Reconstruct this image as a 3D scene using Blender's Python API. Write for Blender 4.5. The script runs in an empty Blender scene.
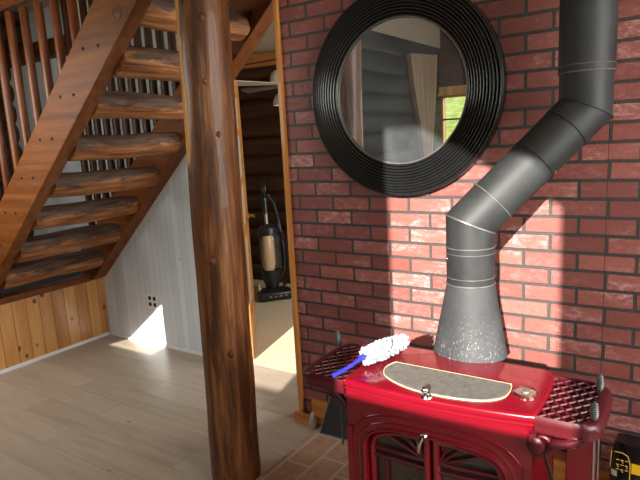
import bpy, bmesh, math, random
from mathutils import Vector, Matrix, noise
random.seed(7)
sc = bpy.context.scene
COL = sc.collection
PI = math.pi

# ------------------------------------------------------------------ materials
def lin(c):
    def f(v):
        v /= 255.0
        return v / 12.92 if v <= 0.04045 else ((v + 0.055) / 1.055) ** 2.4
    return (f(c[0]), f(c[1]), f(c[2]), 1.0)

class NT:
    def __init__(s, name):
        s.m = bpy.data.materials.new(name); s.m.use_nodes = True
        s.t = s.m.node_tree; s.N = s.t.nodes; s.L = s.t.links
        s.b = s.N['Principled BSDF']
    def n(s, typ, **kw):
        x = s.N.new(typ)
        for k, v in kw.items(): setattr(x, k, v)
        return x
    def link(s, a, b): s.L.new(a, b)
    def val(s, inp, v):
        if hasattr(v, 'is_output'): s.L.new(v, inp)
        else: inp.default_value = v
    def math(s, op, a, b=0.0, c=None, clamp=False):
        x = s.n('ShaderNodeMath', operation=op); x.use_clamp = clamp
        s.val(x.inputs[0], a); s.val(x.inputs[1], b)
        if c is not None: s.val(x.inputs[2], c)
        return x.outputs[0]
    def mix(s, fac, a, b, blend='MIX'):
        x = s.n('ShaderNodeMix', data_type='RGBA', blend_type=blend)
        s.val(x.inputs[0], fac); s.val(x.inputs[6], a); s.val(x.inputs[7], b)
        return x.outputs[2]
    def ramp(s, fac, stops, interp='LINEAR'):
        x = s.n('ShaderNodeValToRGB'); x.color_ramp.interpolation = interp
        e = x.color_ramp.elements
        while len(e) < len(stops): e.new(0.5)
        for i, (p, c) in enumerate(stops):
            e[i].position = p; e[i].color = c
        s.L.new(fac, x.inputs[0]); return x.outputs[0]
    def noise(s, vec, scale, detail=4.0, rough=0.55, dist=0.0):
        x = s.n('ShaderNodeTexNoise')
        x.inputs['Scale'].default_value = scale; x.inputs['Detail'].default_value = detail
        x.inputs['Roughness'].default_value = rough; x.inputs['Distortion'].default_value = dist
        if vec is not None: s.L.new(vec, x.inputs['Vector'])
        return x.outputs[0]
    def coords(s, scale=(1, 1, 1), rnd=True, loc=(0, 0, 0)):
        tc = s.n('ShaderNodeTexCoord'); mp = s.n('ShaderNodeMapping')
        mp.inputs['Scale'].default_value = scale; mp.inputs['Location'].default_value = loc
        v = tc.outputs['Object']
        if rnd:
            oi = s.n('ShaderNodeObjectInfo'); ad = s.n('ShaderNodeVectorMath', operation='ADD')
            mu = s.math('MULTIPLY', oi.outputs['Random'], 17.0)
            s.L.new(v, ad.inputs[0]); s.L.new(mu, ad.inputs[1]); v = ad.outputs[0]
        s.L.new(v, mp.inputs['Vector']); return mp.outputs[0]
    def bump(s, h, strength=0.3, dist=0.01):
        x = s.n('ShaderNodeBump'); x.inputs['Strength'].default_value = strength
        x.inputs['Distance'].default_value = dist
        s.L.new(h, x.inputs['Height']); s.L.new(x.outputs[0], s.b.inputs['Normal'])
    def fin(s, col=None, rough=0.5, metal=0.0, spec=0.5, coat=0.0):
        if col is not None: s.val(s.b.inputs['Base Color'], col)
        s.val(s.b.inputs['Roughness'], rough); s.val(s.b.inputs['Metallic'], metal)
        s.b.inputs['Specular IOR Level'].default_value = spec
        s.b.inputs['Coat Weight'].default_value = coat
        return s.m

def plain(name, rgb, rough=0.5, metal=0.0, spec=0.5, coat=0.0, var=0.12, scale=30.0, bump=0.0):
    t = NT(name); v = t.coords((1, 1, 1))
    n = t.noise(v, scale, 3)
    c = lin(rgb)
    lo = tuple(x * (1 - var) for x in c[:3]) + (1,); hi = tuple(min(1, x * (1 + var)) for x in c[:3]) + (1,)
    col = t.ramp(n, [(0.3, lo), (0.7, hi)])
    if bump: t.bump(n, bump, 0.004)
    return t.fin(col, rough, metal, spec, coat)

def wood(name, c0, c1, c2, stretch=(18, 18, 1.2), rough=0.55, bump=0.25, patch=None, patch_amt=0.5, pscale=(7, 7, 1.5), knots=None, coat=0.0, spec=0.28):
    t = NT(name)
    v = t.coords(stretch)
    n1 = t.noise(v, 1.0, 7, 0.62, 0.6)
    col = t.ramp(n1, [(0.30, lin(c0)), (0.5, lin(c1)), (0.72, lin(c2))])
    if patch:
        v2 = t.coords(pscale)
        n2 = t.noise(v2, 1.0, 5, 0.6, 0.3)
        m = t.ramp(n2, [(patch_amt - 0.06, (0, 0, 0, 1)), (patch_amt + 0.06, (1, 1, 1, 1))])
        col = t.mix(m, col, lin(patch))
    if knots:
        v3 = t.coords((3.2, 3.2, 1.8))
        vo = t.n('ShaderNodeTexVoronoi'); vo.inputs['Scale'].default_value = 2.2
        t.link(v3, vo.inputs['Vector'])
        k = t.ramp(vo.outputs['Distance'], [(0.045, (1, 1, 1, 1)), (0.12, (0, 0, 0, 1))])
        col = t.mix(k, col, lin(knots))
    t.bump(n1, bump, 0.006)
    return t.fin(col, rough, 0, spec, coat)

def brick_mat():
    t = NT('red_brick')
    tc = t.n('ShaderNodeTexCoord'); sp = t.n('ShaderNodeSeparateXYZ'); t.link(tc.outputs['Object'], sp.inputs[0])
    cb = t.n('ShaderNodeCombineXYZ')
    L, H = 0.1948, 0.0677
    X = t.math('ADD', sp.outputs[0], 20 * L); Z = t.math('ADD', sp.outputs[2], -1.144 + 42 * H)
    nz = t.noise(tc.outputs['Object'], 14, 3)
    X = t.math('ADD', X, t.math('MULTIPLY', t.math('SUBTRACT', nz, 0.5), 0.006))
    nz2 = t.noise(tc.outputs['Object'], 11, 3)
    Z = t.math('ADD', Z, t.math('MULTIPLY', t.math('SUBTRACT', nz2, 0.5), 0.006))
    t.link(X, cb.inputs[0]); t.link(Z, cb.inputs[1])
    br = t.n('ShaderNodeTexBrick'); br.offset = 0.5; br.offset_frequency = 2; br.squash = 1.0
    t.link(cb.outputs[0], br.inputs['Vector'])
    br.inputs['Scale'].default_value = 1.0; br.inputs['Brick Width'].default_value = L
    br.inputs['Row Height'].default_value = H; br.inputs['Mortar Size'].default_value = 0.0066
    br.inputs['Mortar Smooth'].default_value = 0.15; br.inputs['Bias'].default_value = 0.0
    br.inputs['Color1'].default_value = (0, 0, 0, 1); br.inputs['Color2'].default_value = (1, 1, 1, 1)
    br.inputs['Mortar'].default_value = (0.5, 0.5, 0.5, 1)
    fac = br.outputs['Fac']
    rnd = t.n('ShaderNodeSeparateColor'); t.link(br.outputs['Color'], rnd.inputs[0]); r = rnd.outputs[0]
    base = t.ramp(r, [(0.0, lin((120, 67, 61))), (0.5, lin((142, 81, 73))), (1.0, lin((158, 95, 86)))])
    n = t.noise(tc.outputs['Object'], 60, 5, 0.7)
    base = t.mix(t.ramp(n, [(0.35, (0.45, 0.45, 0.45, 1)), (0.65, (0, 0, 0, 1))]), base, lin((112, 58, 54)))
    # pale mortar scuffs on some bricks
    mp = t.n('ShaderNodeMapping'); mp.inputs['Scale'].default_value = (1, 1, 2.2); t.link(tc.outputs['Object'], mp.inputs[0])
    ns = t.noise(mp.outputs[0], 26, 6, 0.75)
    nb = t.noise(mp.outputs[0], 3.6, 3, 0.6)
    s1 = t.ramp(ns, [(0.46, (0, 0, 0, 1)), (0.62, (1, 1, 1, 1))])
    s2 = t.ramp(nb, [(0.44, (0, 0, 0, 1)), (0.56, (1, 1, 1, 1))])
    pick = t.ramp(r, [(0.35, (0.25, 0.25, 0.25, 1)), (0.75, (1, 1, 1, 1))])
    sf = t.math('MULTIPLY', t.math('MULTIPLY', s1, s2), t.math('MULTIPLY', pick, 0.66))
    base = t.mix(sf, base, lin((204, 164, 164)))
    # dark pits
    vo = t.noise(tc.outputs['Object'], 190, 2, 0.5)
    nb2 = t.noise(tc.outputs['Object'], 9, 2)
    pit = t.math('MULTIPLY', t.ramp(vo, [(0.62, (0, 0, 0, 1)), (0.68, (1, 1, 1, 1))]), t.ramp(nb2, [(0.52, (0, 0, 0, 1)), (0.6, (1, 1, 1, 1))]))
    base = t.mix(pit, base, lin((60, 26, 26)))
    mn = t.noise(tc.outputs['Object'], 120, 4, 0.7)
    mort = t.ramp(mn, [(0.3, lin((44, 42, 41))), (0.75, lin((76, 73, 70)))])
    col = t.mix(fac, base, mort)
    # seam between two wall panels
    d = t.math('ABSOLUTE', t.math('SUBTRACT', sp.outputs[0], 1.262))
    seam = t.math('LESS_THAN', d, 0.0016)
    col = t.mix(t.math('MULTIPLY', seam, 0.7), col, lin((40, 30, 30)))
    h = t.math('ADD', t.math('MULTIPLY', fac, -1.0), t.math('MULTIPLY', n, 0.12))
    t.bump(h, 0.9, 0.006)
    return t.fin(col, t.math('ADD', t.math('MULTIPLY', n, 0.3), 0.38), 0, 0.42)

def plank_mat(name, cols, width, length, swap, gap, gapcol, rough, stretch, knots=None, coat=0.0, bump=0.3, detail=1.0, mort=0.0):
    # boards as cells of a brick pattern; swap gives which object axes run along / across the boards
    t = NT(name)
    tc = t.n('ShaderNodeTexCoord'); sp = t.n('ShaderNodeSeparateXYZ'); t.link(tc.outputs['Object'], sp.inputs[0])
    cb = t.n('ShaderNodeCombineXYZ')
    t.link(t.math('ADD', sp.outputs[swap[0]], 40 * length), cb.inputs[0]); t.link(t.math('ADD', sp.outputs[swap[1]], 40 * width), cb.inputs[1])
    br = t.n('ShaderNodeTexBrick'); br.offset = 0.37; br.offset_frequency = 2
    t.link(cb.outputs[0], br.inputs['Vector'])
    br.inputs['Scale'].default_value = 1.0; br.inputs['Brick Width'].default_value = length
    br.inputs['Row Height'].default_value = width; br.inputs['Mortar Size'].default_value = gap
    br.inputs['Mortar Smooth'].default_value = 0.2
    br.inputs['Color1'].default_value = (0, 0, 0, 1); br.inputs['Color2'].default_value = (1, 1, 1, 1)
    rs = t.n('ShaderNodeSeparateColor'); t.link(br.outputs['Color'], rs.inputs[0])
    ad = t.n('ShaderNodeVectorMath', operation='ADD'); t.link(tc.outputs['Object'], ad.inputs[0])
    t.link(t.math('MULTIPLY', rs.outputs[0], 9.0), ad.inputs[1])
    mp = t.n('ShaderNodeMapping'); mp.inputs['Scale'].default_value = stretch; t.link(ad.outputs[0], mp.inputs[0])
    n = t.noise(mp.outputs[0], 1.0, 7, 0.6, 0.5)
    f = t.math('ADD', t.math('MULTIPLY', n, 0.75 * detail), t.math('MULTIPLY', rs.outputs[0], 0.3))
    f = t.math('ADD', f, 0.5 * (1 - 0.75 * detail) - 0.1)
    col = t.ramp(f, [(0.3, lin(cols[0])), (0.5, lin(cols[1])), (0.7, lin(cols[2]))])
    if knots:
        mp3 = t.n('ShaderNodeMapping'); mp3.inputs['Scale'].default_value = knots[1]; t.link(ad.outputs[0], mp3.inputs[0])
        vo = t.n('ShaderNodeTexVoronoi'); vo.inputs['Scale'].default_value = 1.0; t.link(mp3.outputs[0], vo.inputs['Vector'])
        k = t.ramp(vo.outputs['Distance'], [(knots[2] * 0.5, (1, 1, 1, 1)), (knots[2], (0, 0, 0, 1))])
        col = t.mix(k, col, lin(knots[0]))
    col = t.mix(br.outputs['Fac'], col, lin(gapcol))
    t.bump(t.math('ADD', t.math('MULTIPLY', br.outputs['Fac'], -1.0), t.math('MULTIPLY', n, 0.1)), bump, 0.004)
    return t.fin(col, rough, 0, 0.45, coat)

M = {}
M['brick'] = brick_mat()
M['floor'] = plank_mat('whitewashed_floor_boards', ((150, 136, 118), (161, 148, 131), (171, 159, 143)), 0.165, 1.25, (0, 1), 0.0012, (120, 106, 92), 0.34, (2.2, 24, 6), knots=((120, 92, 66), (2.2, 7.0, 1), 0.05), bump=0.15)
M['hearth'] = plank_mat('hearth_pavers', ((132, 100, 78), (156, 122, 98), (172, 142, 118)), 0.132, 0.265, (1, 0), 0.008, (176, 162, 142), 0.6, (24, 24, 20), bump=0.5, detail=1.0)
M['left_log'] = wood('brown_log_wall', (44, 26, 16), (70, 44, 28), (92, 60, 40), (16, 1.4, 16), 0.6, 0.3)
M['pine'] = plank_mat('knotty_pine_boards', ((158, 98, 46), (184, 126, 65), (202, 150, 86)), 0.098, 2.6, (2, 1), 0.0022, (84, 46, 18), 0.42, (20, 20, 2.2), knots=((98, 50, 20), (8, 8.5, 6), 0.16), coat=0.15)
M['bead'] = plank_mat('grey_white_beadboard', ((192, 200, 206), (203, 210, 216), (211, 217, 222)), 0.062, 3.4, (2, 0), 0.0014, (158, 165, 172), 0.5, (9, 9, 0.9), knots=((168, 140, 104), (4.1, 4.1, 3.3), 0.035), bump=0.35, detail=0.7)
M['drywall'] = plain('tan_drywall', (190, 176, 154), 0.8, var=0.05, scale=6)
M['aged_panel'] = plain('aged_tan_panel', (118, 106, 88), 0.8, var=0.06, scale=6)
M['white_panel'] = plank_mat('pale_grey_wall_boards', ((196, 202, 208), (212, 217, 222), (222, 226, 230)), 0.16, 4.2, (2, 0), 0.001, (170, 176, 182), 0.55, (6, 6, 0.7), bump=0.2, detail=0.6)
M['ceiling'] = plank_mat('ceiling_boards', ((140, 112, 78), (166, 136, 98), (186, 158, 120)), 0.12, 3.0, (0, 1), 0.002, (90, 66, 42), 0.6, (2, 20, 9))
M['carpet'] = plain('beige_carpet', (200, 184, 158), 0.95, spec=0.1, var=0.22, scale=120, bump=0.5)
M['dark_log'] = wood('dark_log_wall', (36, 19, 11), (62, 34, 19), (88, 52, 30), (1.4, 16, 16), 0.6, 0.3)
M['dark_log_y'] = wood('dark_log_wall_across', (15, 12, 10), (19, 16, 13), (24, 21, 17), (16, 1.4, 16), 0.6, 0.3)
M['post'] = wood('varnished_log_post', (58, 32, 16), (100, 60, 30), (148, 98, 54), (34, 34, 2.2), 0.46, 0.6, patch=(62, 36, 20), patch_amt=0.54, pscale=(16, 16, 2.0), knots=(44, 22, 10), coat=0.12)
M['stringer'] = wood('stained_plank', (84, 43, 15), (106, 59, 23), (124, 74, 33), (1.6, 22, 22), 0.5, 0.08, coat=0.0, spec=0.2)
def tread_mat():
    t = NT('weathered_half_log')
    n1 = t.noise(t.coords((36, 3.0, 36)), 1.0, 7, 0.62, 0.6)
    col = t.ramp(n1, [(0.30, lin((74, 42, 22))), (0.48, lin((124, 76, 40))), (0.70, lin((172, 120, 72)))])
    sp = t.n('ShaderNodeSeparateXYZ'); tc = t.n('ShaderNodeTexCoord'); t.link(tc.outputs['Object'], sp.inputs[0])
    n2 = t.noise(t.coords((24, 5, 24)), 1.0, 6, 0.65, 0.3)
    f = t.math('ADD', t.math('MULTIPLY', sp.outputs[2], 4.2), n2)
    m = t.ramp(f, [(0.44, (0, 0, 0, 1)), (0.55, (1, 1, 1, 1))])
    n3 = t.noise(t.coords((40, 6, 40)), 1.0, 4)
    bark = t.ramp(n3, [(0.35, lin((44, 34, 28))), (0.65, lin((84, 68, 56)))])
    col = t.mix(t.math('MULTIPLY', m, 0.9), col, bark)
    t.bump(n1, 0.6, 0.006)
    return t.fin(col, 0.62, 0, 0.25)
M['tread'] = tread_mat()
M['baluster'] = wood('stained_spindle', (66, 31, 11), (98, 50, 20), (120, 66, 29), (30, 30, 2), 0.34, 0.1, coat=0.1)
M['beam'] = wood('dark_stained_log_beam', (50, 25, 10), (88, 48, 21), (118, 70, 34), (1.4, 16, 16), 0.45, 0.3)
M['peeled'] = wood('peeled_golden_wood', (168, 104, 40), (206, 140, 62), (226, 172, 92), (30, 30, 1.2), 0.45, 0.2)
M['baluster_dark'] = wood('dark_spindle', (34, 17, 8), (56, 30, 15), (78, 44, 23), (30, 30, 2), 0.4, 0.1)
M['trim'] = wood('golden_pine_trim', (150, 92, 38), (184, 122, 58), (208, 150, 82), (24, 24, 1.5), 0.4, 0.1, coat=0.2)
M['trim_x'] = wood('golden_pine_baseboard', (150, 92, 38), (184, 122, 58), (208, 150, 82), (1.5, 24, 24), 0.4, 0.1, coat=0.2)
M['slab'] = wood('pale_live_edge_slab', (96, 78, 60), (114, 94, 74), (128, 108, 86), (24, 24, 1.2), 0.6, 0.2)
M['bark_edge'] = wood('golden_slab_edge', (150, 112, 60), (186, 146, 84), (206, 170, 110), (24, 24, 1.2), 0.6, 0.2)
M['black_frame'] = plain('satin_black_frame', (26, 27, 28), 0.27, spec=0.7, var=0.1)
def pipe_mat():
    t = NT('flat_black_stovepipe'); v = t.coords((1, 1, 1), False)
    n = t.noise(v, 9, 5, 0.65)
    col = t.ramp(n, [(0.3, lin((32, 34, 35))), (0.7, lin((48, 50, 51)))])
    t.bump(t.noise(v, 5, 2), 0.08, 0.01)
    return t.fin(col, t.math('ADD', t.math('MULTIPLY', n, 0.2), 0.46), 0.1, 0.4)
M['pipe'] = pipe_mat()
def worn_pipe():
    t = NT('scuffed_stovepipe'); v = t.coords((1, 1, 1), False)
    n = t.noise(v, 9, 5, 0.65)
    col = t.ramp(n, [(0.3, lin((44, 46, 48))), (0.7, lin((62, 64, 66)))])
    sp = t.n('ShaderNodeSeparateXYZ'); tc = t.n('ShaderNodeTexCoord'); t.link(tc.outputs['Object'], sp.inputs[0])
    low = t.ramp(sp.outputs[2], [(0.0, (1, 1, 1, 1)), (0.15, (0.1, 0.1, 0.1, 1)), (0.24, (0, 0, 0, 1))])
    v2 = t.coords((1, 1, 0.6), False); s = t.noise(v2, 150, 5, 0.75)
    s = t.ramp(s, [(0.58, (0, 0, 0, 1)), (0.66, (1, 1, 1, 1))])
    col = t.mix(t.math('MULTIPLY', t.math('MULTIPLY', s, low), 0.6), col, lin((196, 196, 194)))
    return t.fin(col, 0.6, 0.0, 0.4)
M['pipe_worn'] = worn_pipe()
M['pipe_seam'] = plain('pipe_seam_metal', (112, 112, 110), 0.4, 0.5, var=0.2)
M['enamel'] = plain('red_enamel', (116, 7, 26), 0.2, spec=0.5, coat=0.5, var=0.08, scale=8)
M['enamel_dark'] = plain('deep_red_enamel', (76, 12, 22), 0.4, spec=0.45, coat=0.15, var=0.12, scale=40)
M['cast'] = plain('grey_cast_griddle', (112, 110, 104), 0.55, 0.3, var=0.22, scale=60, bump=0.15)
M['gasket'] = plain('pale_gasket_edge', (214, 192, 150), 0.6, var=0.1)
M['chrome'] = plain('bright_nickel', (190, 188, 184), 0.18, 1.0, var=0.05)
M['black_iron'] = plain('black_iron', (30, 31, 33), 0.5, 0.2, var=0.2)
M['black_sheet'] = plain('dark_grey_sheet', (44, 45, 48), 0.55, 0.1, var=0.15)
M['stove_glass'] = plain('sooty_stove_glass', (58, 52, 44), 0.12, spec=0.6, coat=0.3, var=0.35, scale=7)
M['soot'] = plain('soot', (18, 17, 17), 0.9, var=0.2)
def fluff():
    t = NT('white_chenille'); v = t.coords((1, 1, 1), False)
    n = t.noise(v, 45, 2)
    return t.fin(t.ramp(n, [(0.35, lin((128, 142, 158))), (0.6, lin((176, 180, 184)))]), 0.95, 0, 0.1)
M['fluff'] = fluff()
M['blue'] = plain('blue_plastic', (40, 52, 190), 0.3, var=0.08)
M['purple'] = plain('purple_plastic', (96, 64, 176), 0.3, var=0.08)
M['outlet_white'] = plain('outlet_plate', (222, 224, 226), 0.4, var=0.03)
M['socket_dark'] = plain('dark_socket', (30, 32, 38), 0.5)
M['vac_dark'] = plain('dark_vacuum_plastic', (36, 37, 40), 0.35, var=0.15)
M['vac_tan'] = plain('champagne_vacuum_plastic', (196, 166, 128), 0.35, var=0.08)
M['vac_grey'] = plain('silver_vacuum_tube', (190, 188, 184), 0.3, 0.6, var=0.05)
M['vac_bin'] = plain('smoky_vacuum_bin', (62, 62, 58), 0.15, var=0.3, scale=14)
M['brass'] = plain('brass', (196, 160, 90), 0.3, 1.0, var=0.08)
M['shade'] = plain('milky_glass_shade', (214, 208, 196), 0.35, var=0.03)
M['fan_white'] = plain('pale_fan_blade', (150, 140, 126), 0.4, var=0.05)
M['frosted'] = plain('frosted_door_glass', (170, 168, 160), 0.35, var=0.06)
M['bag_black'] = plain('glossy_black_bag', (18, 18, 20), 0.25, spec=0.6, var=0.2)
M['bag_yellow'] = plain('yellow_print', (226, 188, 30), 0.4, var=0.05)
M['bag_white'] = plain('white_print', (206, 206, 200), 0.4, var=0.05)
M['gold_line'] = plain('gold_print', (188, 160, 78), 0.4, var=0.05)
M['landing'] = plain('dark_landing_carpet', (44, 48, 54), 0.9, var=0.2, scale=90)
M['stone'] = plain('grey_mortar', (170, 160, 142), 0.9, var=0.2, scale=50, bump=0.5)
M['gravel'] = plain('dry_ground', (150, 140, 110), 0.95)
def grass_mat():
    t = NT('meadow_grass'); v = t.coords((1, 1, 1), False)
    n = t.noise(v, 3.5, 8, 0.75)
    return t.fin(t.ramp(n, [(0.3, lin((140, 146, 54))), (0.5, lin((198, 202, 96))), (0.7, lin((236, 236, 160)))]), 0.9, 0, 0.1)
M['grass'] = grass_mat()
def mirror_mat():
    t = NT('dusty_mirror'); v = t.coords((1, 1, 1), False)
    n = t.noise(v, 6, 4)
    t.b.inputs['Metallic'].default_value = 1.0; t.b.inputs['Roughness'].default_value = 0.0
    t.b.inputs['Base Color'].default_value = (0.78, 0.80, 0.80, 1)
    d = t.n('ShaderNodeBsdfDiffuse'); d.inputs[0].default_value = (0.8, 0.85, 0.9, 1)
    mx = t.n('ShaderNodeMixShader'); t.link(t.math('MULTIPLY', n, 0.10), mx.inputs[0])
    t.link(t.b.outputs[0], mx.inputs[1]); t.link(d.outputs[0], mx.inputs[2])
    t.link(mx.outputs[0], t.N['Material Output'].inputs[0])
    return t.m
M['mirror'] = mirror_mat()
def glass_mat():
    t = NT('window_glass')
    g = t.n('ShaderNodeBsdfTransparent'); gl = t.n('ShaderNodeBsdfGlossy'); gl.inputs['Roughness'].default_value = 0.02
    gl.inputs[0].default_value = (0.9, 0.9, 0.9, 1)
    fr = t.n('ShaderNodeFresnel'); fr.inputs[0].default_value = 1.45
    mx = t.n('ShaderNodeMixShader'); t.link(fr.outputs[0], mx.inputs[0]); t.link(g.outputs[0], mx.inputs[1]); t.link(gl.outputs[0], mx.inputs[2])
    t.link(mx.outputs[0], t.N['Material Output'].inputs[0]); return t.m
M['glass'] = glass_mat()

# ------------------------------------------------------------------ geometry helpers (bmesh in world space)
def V(*a): return Vector(a)
def box(bm, c, s, rot=None):
    m = Matrix.Translation(Vector(c)) @ (rot.to_4x4() if rot else Matrix()) @ Matrix.Diagonal((s[0], s[1], s[2], 1))
    return bmesh.ops.create_cube(bm, size=1.0, matrix=m)['verts']
def box2(bm, a, b):
    a, b = Vector(a), Vector(b); return box(bm, (a + b) / 2, [abs(x) for x in (b - a)])
def frame_of(d, up=None):
    d = Vector(d).normalized()
    up = Vector(up) if up else (V(0, 0, 1) if abs(d.z) < 0.9 else V(1, 0, 0))
    x = up.cross(d).normalized(); y = d.cross(x).normalized()
    return x, y, d
def rings(bm, loops, closed=True, cap=True, loop=False):
    vs = [[bm.verts.new(p) for p in l] for l in loops]
    n = len(vs[0])
    pairs = list(zip(vs[:-1], vs[1:])) + ([(vs[-1], vs[0])] if loop else [])
    for a, b in pairs:
        for i in range(n if closed else n - 1):
            j = (i + 1) % n
            bm.faces.new((a[i], a[j], b[j], b[i]))
    if cap and not loop and closed:
        bm.faces.new(list(reversed(vs[0]))); bm.faces.new(vs[-1])
    return vs
def tube(bm, pts, r, seg=10, cap=True, closed=False, up=None):
    pts = [Vector(p) for p in pts]; n = len(pts)
    rr = r if isinstance(r, (list, tuple)) else [r] * n
    loops = []; px = None
    for i, p in enumerate(pts):
        if closed: d = pts[(i + 1) % n] - pts[i - 1]
        elif i == 0: d = pts[1] - p
        elif i == n - 1: d = p - pts[i - 1]
        else: d = (pts[i + 1] - p).normalized() + (p - pts[i - 1]).normalized()
        d.normalize()
        if px is None: x, y, _ = frame_of(d, up)
        else:
            x = (px - d * px.dot(d)).normalized(); y = d.cross(x)
        px = x
        k = 1.0
        loops.append([p + (x * math.cos(a) + y * math.sin(a)) * rr[i] for a in [2 * PI * q / seg for q in range(seg)]])
    rings(bm, loops, cap=cap, loop=closed)
def cyl(bm, a, b, r, r2=None, seg=20): tube(bm, [a, b], [r, r if r2 is None else r2], seg)
def lathe(bm, prof, c, axis=(0, 0, 1), seg=48, cap=True):
    x, y, d = frame_of(axis); c = Vector(c)
    loops = [[c + d * h + (x * math.cos(a) + y * math.sin(a)) * max(r, 1e-4) for a in [2 * PI * q / seg for q in range(seg)]] for r, h in prof]
    rings(bm, loops, cap=cap)
def prism(bm, poly, off):
    off = Vector(off); a = [bm.verts.new(Vector(p)) for p in poly]; b = [bm.verts.new(Vector(p) + off) for p in poly]
    n = len(a)
    f1 = bm.faces.new(list(reversed(a))); f2 = bm.faces.new(b)
    for i in range(n):
        j = (i + 1) % n; bm.faces.new((a[i], a[j], b[j], b[i]))
def sphere(bm, c, r, s=(1, 1, 1), seg=16):
    m = Matrix.Translation(Vector(c)) @ Matrix.Diagonal((r * s[0], r * s[1], r * s[2], 1))
    bmesh.ops.create_uvsphere(bm, u_segments=seg, v_segments=max(6, seg // 2), radius=1.0, matrix=m)
def log(bm, a, b, r0, r1, seed=0, seg=28, n=28, rough=0.03, bend=0.01, flat_top=None, oval=1.0):
    a, b = Vector(a), Vector(b); x, y, d = frame_of(b - a); L = (b - a).length
    loops = []
    for i in range(n + 1):
        t = i / n; p = a.lerp(b, t); r = r0 + (r1 - r0) * t
        p = p + (x * noise.noise(V(t * 2.1, seed, 0.3)) + y * noise.noise(V(t * 2.1, seed, 7.3))) * bend
        lp = []
        for q in range(seg):
            an = 2 * PI * q / seg
            w = r * (1 + rough * noise.noise(V(math.cos(an) * 1.6, math.sin(an) * 1.6 + seed * 3.1, t * L * 3.0)) + rough * 0.6 * noise.noise(V(math.cos(an) * 5, math.sin(an) * 5 + seed, t * L * 5)))
            if i in (0, n): w *= 0.96
            v = x * math.cos(an) * w * oval + y * math.sin(an) * w
            if flat_top is not None and v.z > flat_top: v.z = flat_top + 0.12 * (v.z - flat_top)
            lp.append(p + v)
        loops.append(lp)
    rings(bm, loops)

def link(o, parent=None):
    COL.objects.link(o)
    if parent: o.parent = parent
    return o
def wloc(o):
    l = Vector(o.location)
    while o.parent: o = o.parent; l += Vector(o.location)
    return l
def obj(name, bm, mat, parent=None, origin=None, smooth=True, bevel=0.0, angle=40):
    bmesh.ops.recalc_face_normals(bm, faces=bm.faces[:])
    pw = wloc(parent) if parent else V(0, 0, 0)
    org = Vector(origin) if origin is not None else pw
    bm.transform(Matrix.Translation(-org))
    me = bpy.data.meshes.new(name); bm.to_mesh(me); bm.free()
    me.materials.append(M[mat] if isinstance(mat, str) else mat)
    if smooth:
        for p in me.polygons: p.use_smooth = True
        me.set_sharp_from_angle(angle=math.radians(angle))
    o = bpy.data.objects.new(name, me); o.location = org - pw
    link(o, parent)
    if bevel:
        md = o.modifiers.new('bevel', 'BEVEL'); md.width = bevel; md.segments = 2; md.limit_method = 'ANGLE'; md.angle_limit = math.radians(50)
    return o
def tag(o, label, cat, group=None):
    o['label'] = label; o['category'] = cat
    if group: o['group'] = group
    return o
def thing(name, label, cat, loc=(0, 0, 0), group=None):
    o = bpy.data.objects.new(name, None); o.location = loc; o.empty_display_size = 0.1
    link(o); return tag(o, label, cat, group)
def struct(name, bm, mat, label=None, cat=None, **kw):
    o = obj(name, bm, mat, **kw); o['kind'] = 'structure'
    if label: o['label'] = label
    if cat: o['category'] = cat
    return o
def B(): return bmesh.new()
def one(fn, *a, **k):
    bm = B(); fn(bm, *a, **k); return bm

# ------------------------------------------------------------------ setting
bm = B(); box2(bm, (-4.6, -3.7, -0.12), (3.6, 0.48, 0.0))
struct('floor', bm, 'floor', 'whitewashed wooden board floor of the stair room', 'floor', smooth=False)
bm = B(); box2(bm, (-4.6, 0.48, -0.12), (0.6, 2.7, 0.0))
struct('floor_hall', bm, 'carpet', 'beige carpet of the hall beyond the doorway', 'floor', smooth=False)
bm = B()
prism(bm, [(-0.03, -0.012, 0.0005), (-0.03, -0.55, 0.0005), (-0.005, -0.9, 0.0005), (0.06, -1.5, 0.0005), (1.9, -1.5, 0.0005), (1.9, -0.012, 0.0005)], (0, 0, 0.016))
struct('floor_hearth', bm, 'hearth', 'brown brick paver hearth under the red stove', 'hearth', smooth=False, bevel=0.004)
bm = B(); box2(bm, (-0.15, 0.0, 0), (3.4, 0.16, 2.9))
struct('wall_right', bm, 'brick', 'red brick wall with dark mortar behind the stove', 'wall', smooth=False)
bm = B()
# white wall under the stair: follows the slope of the far stringer
SL = 0.86; Z0 = 0.48; X0 = -2.478
def zlow(x): return Z0 + SL * (x - X0)
wx0, wx1 = -2.43, -0.97
prism(bm, [(wx0, 0.45, 0), (wx1, 0.45, 0), (wx1, 0.45, zlow(wx1) + 0.1), (wx0, 0.45, zlow(wx0) + 0.1)], (0, 0.07, 0))
struct('wall_under_stair', bm, 'bead', 'pale grey beadboard wall under the staircase', 'wall', smooth=False)
bm = B(); box2(bm, (-2.43, -1.45, 0), (-2.50, 0.45, 0.475))
struct('wall_landing', bm, 'pine', 'knotty pine board side of the low stair landing', 'wall', smooth=False)
bm = B(); box2(bm, (-4.4, -1.45, 0.30), (-2.50, 0.95, 0.38))
struct('floor_landing', bm, 'landing', 'dark floor of the stair landing', 'floor', smooth=False)
bm = B(); box2(bm, (-2.415, -1.45, 0.475), (-2.52, 0.33, 0.522))
struct('trim_1', bm, 'stringer', 'dark wood cap along the landing edge', 'trim', smooth=False, bevel=0.006)
bm = B(); box2(bm, (-2.43, -1.44, 0.0), (-2.415, 0.435, 0.022))
struct('baseboard_landing', bm, 'outlet_white', 'thin white strip at the foot of the pine boards', 'baseboard', smooth=False)
bm = B(); box2(bm, (-2.41, 0.437, 0.0), (-0.97, 0.45, 0.018))
struct('baseboard_under_stair', bm, 'outlet_white', 'thin white strip at the foot of the beadboard wall', 'baseboard', smooth=False)
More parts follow.
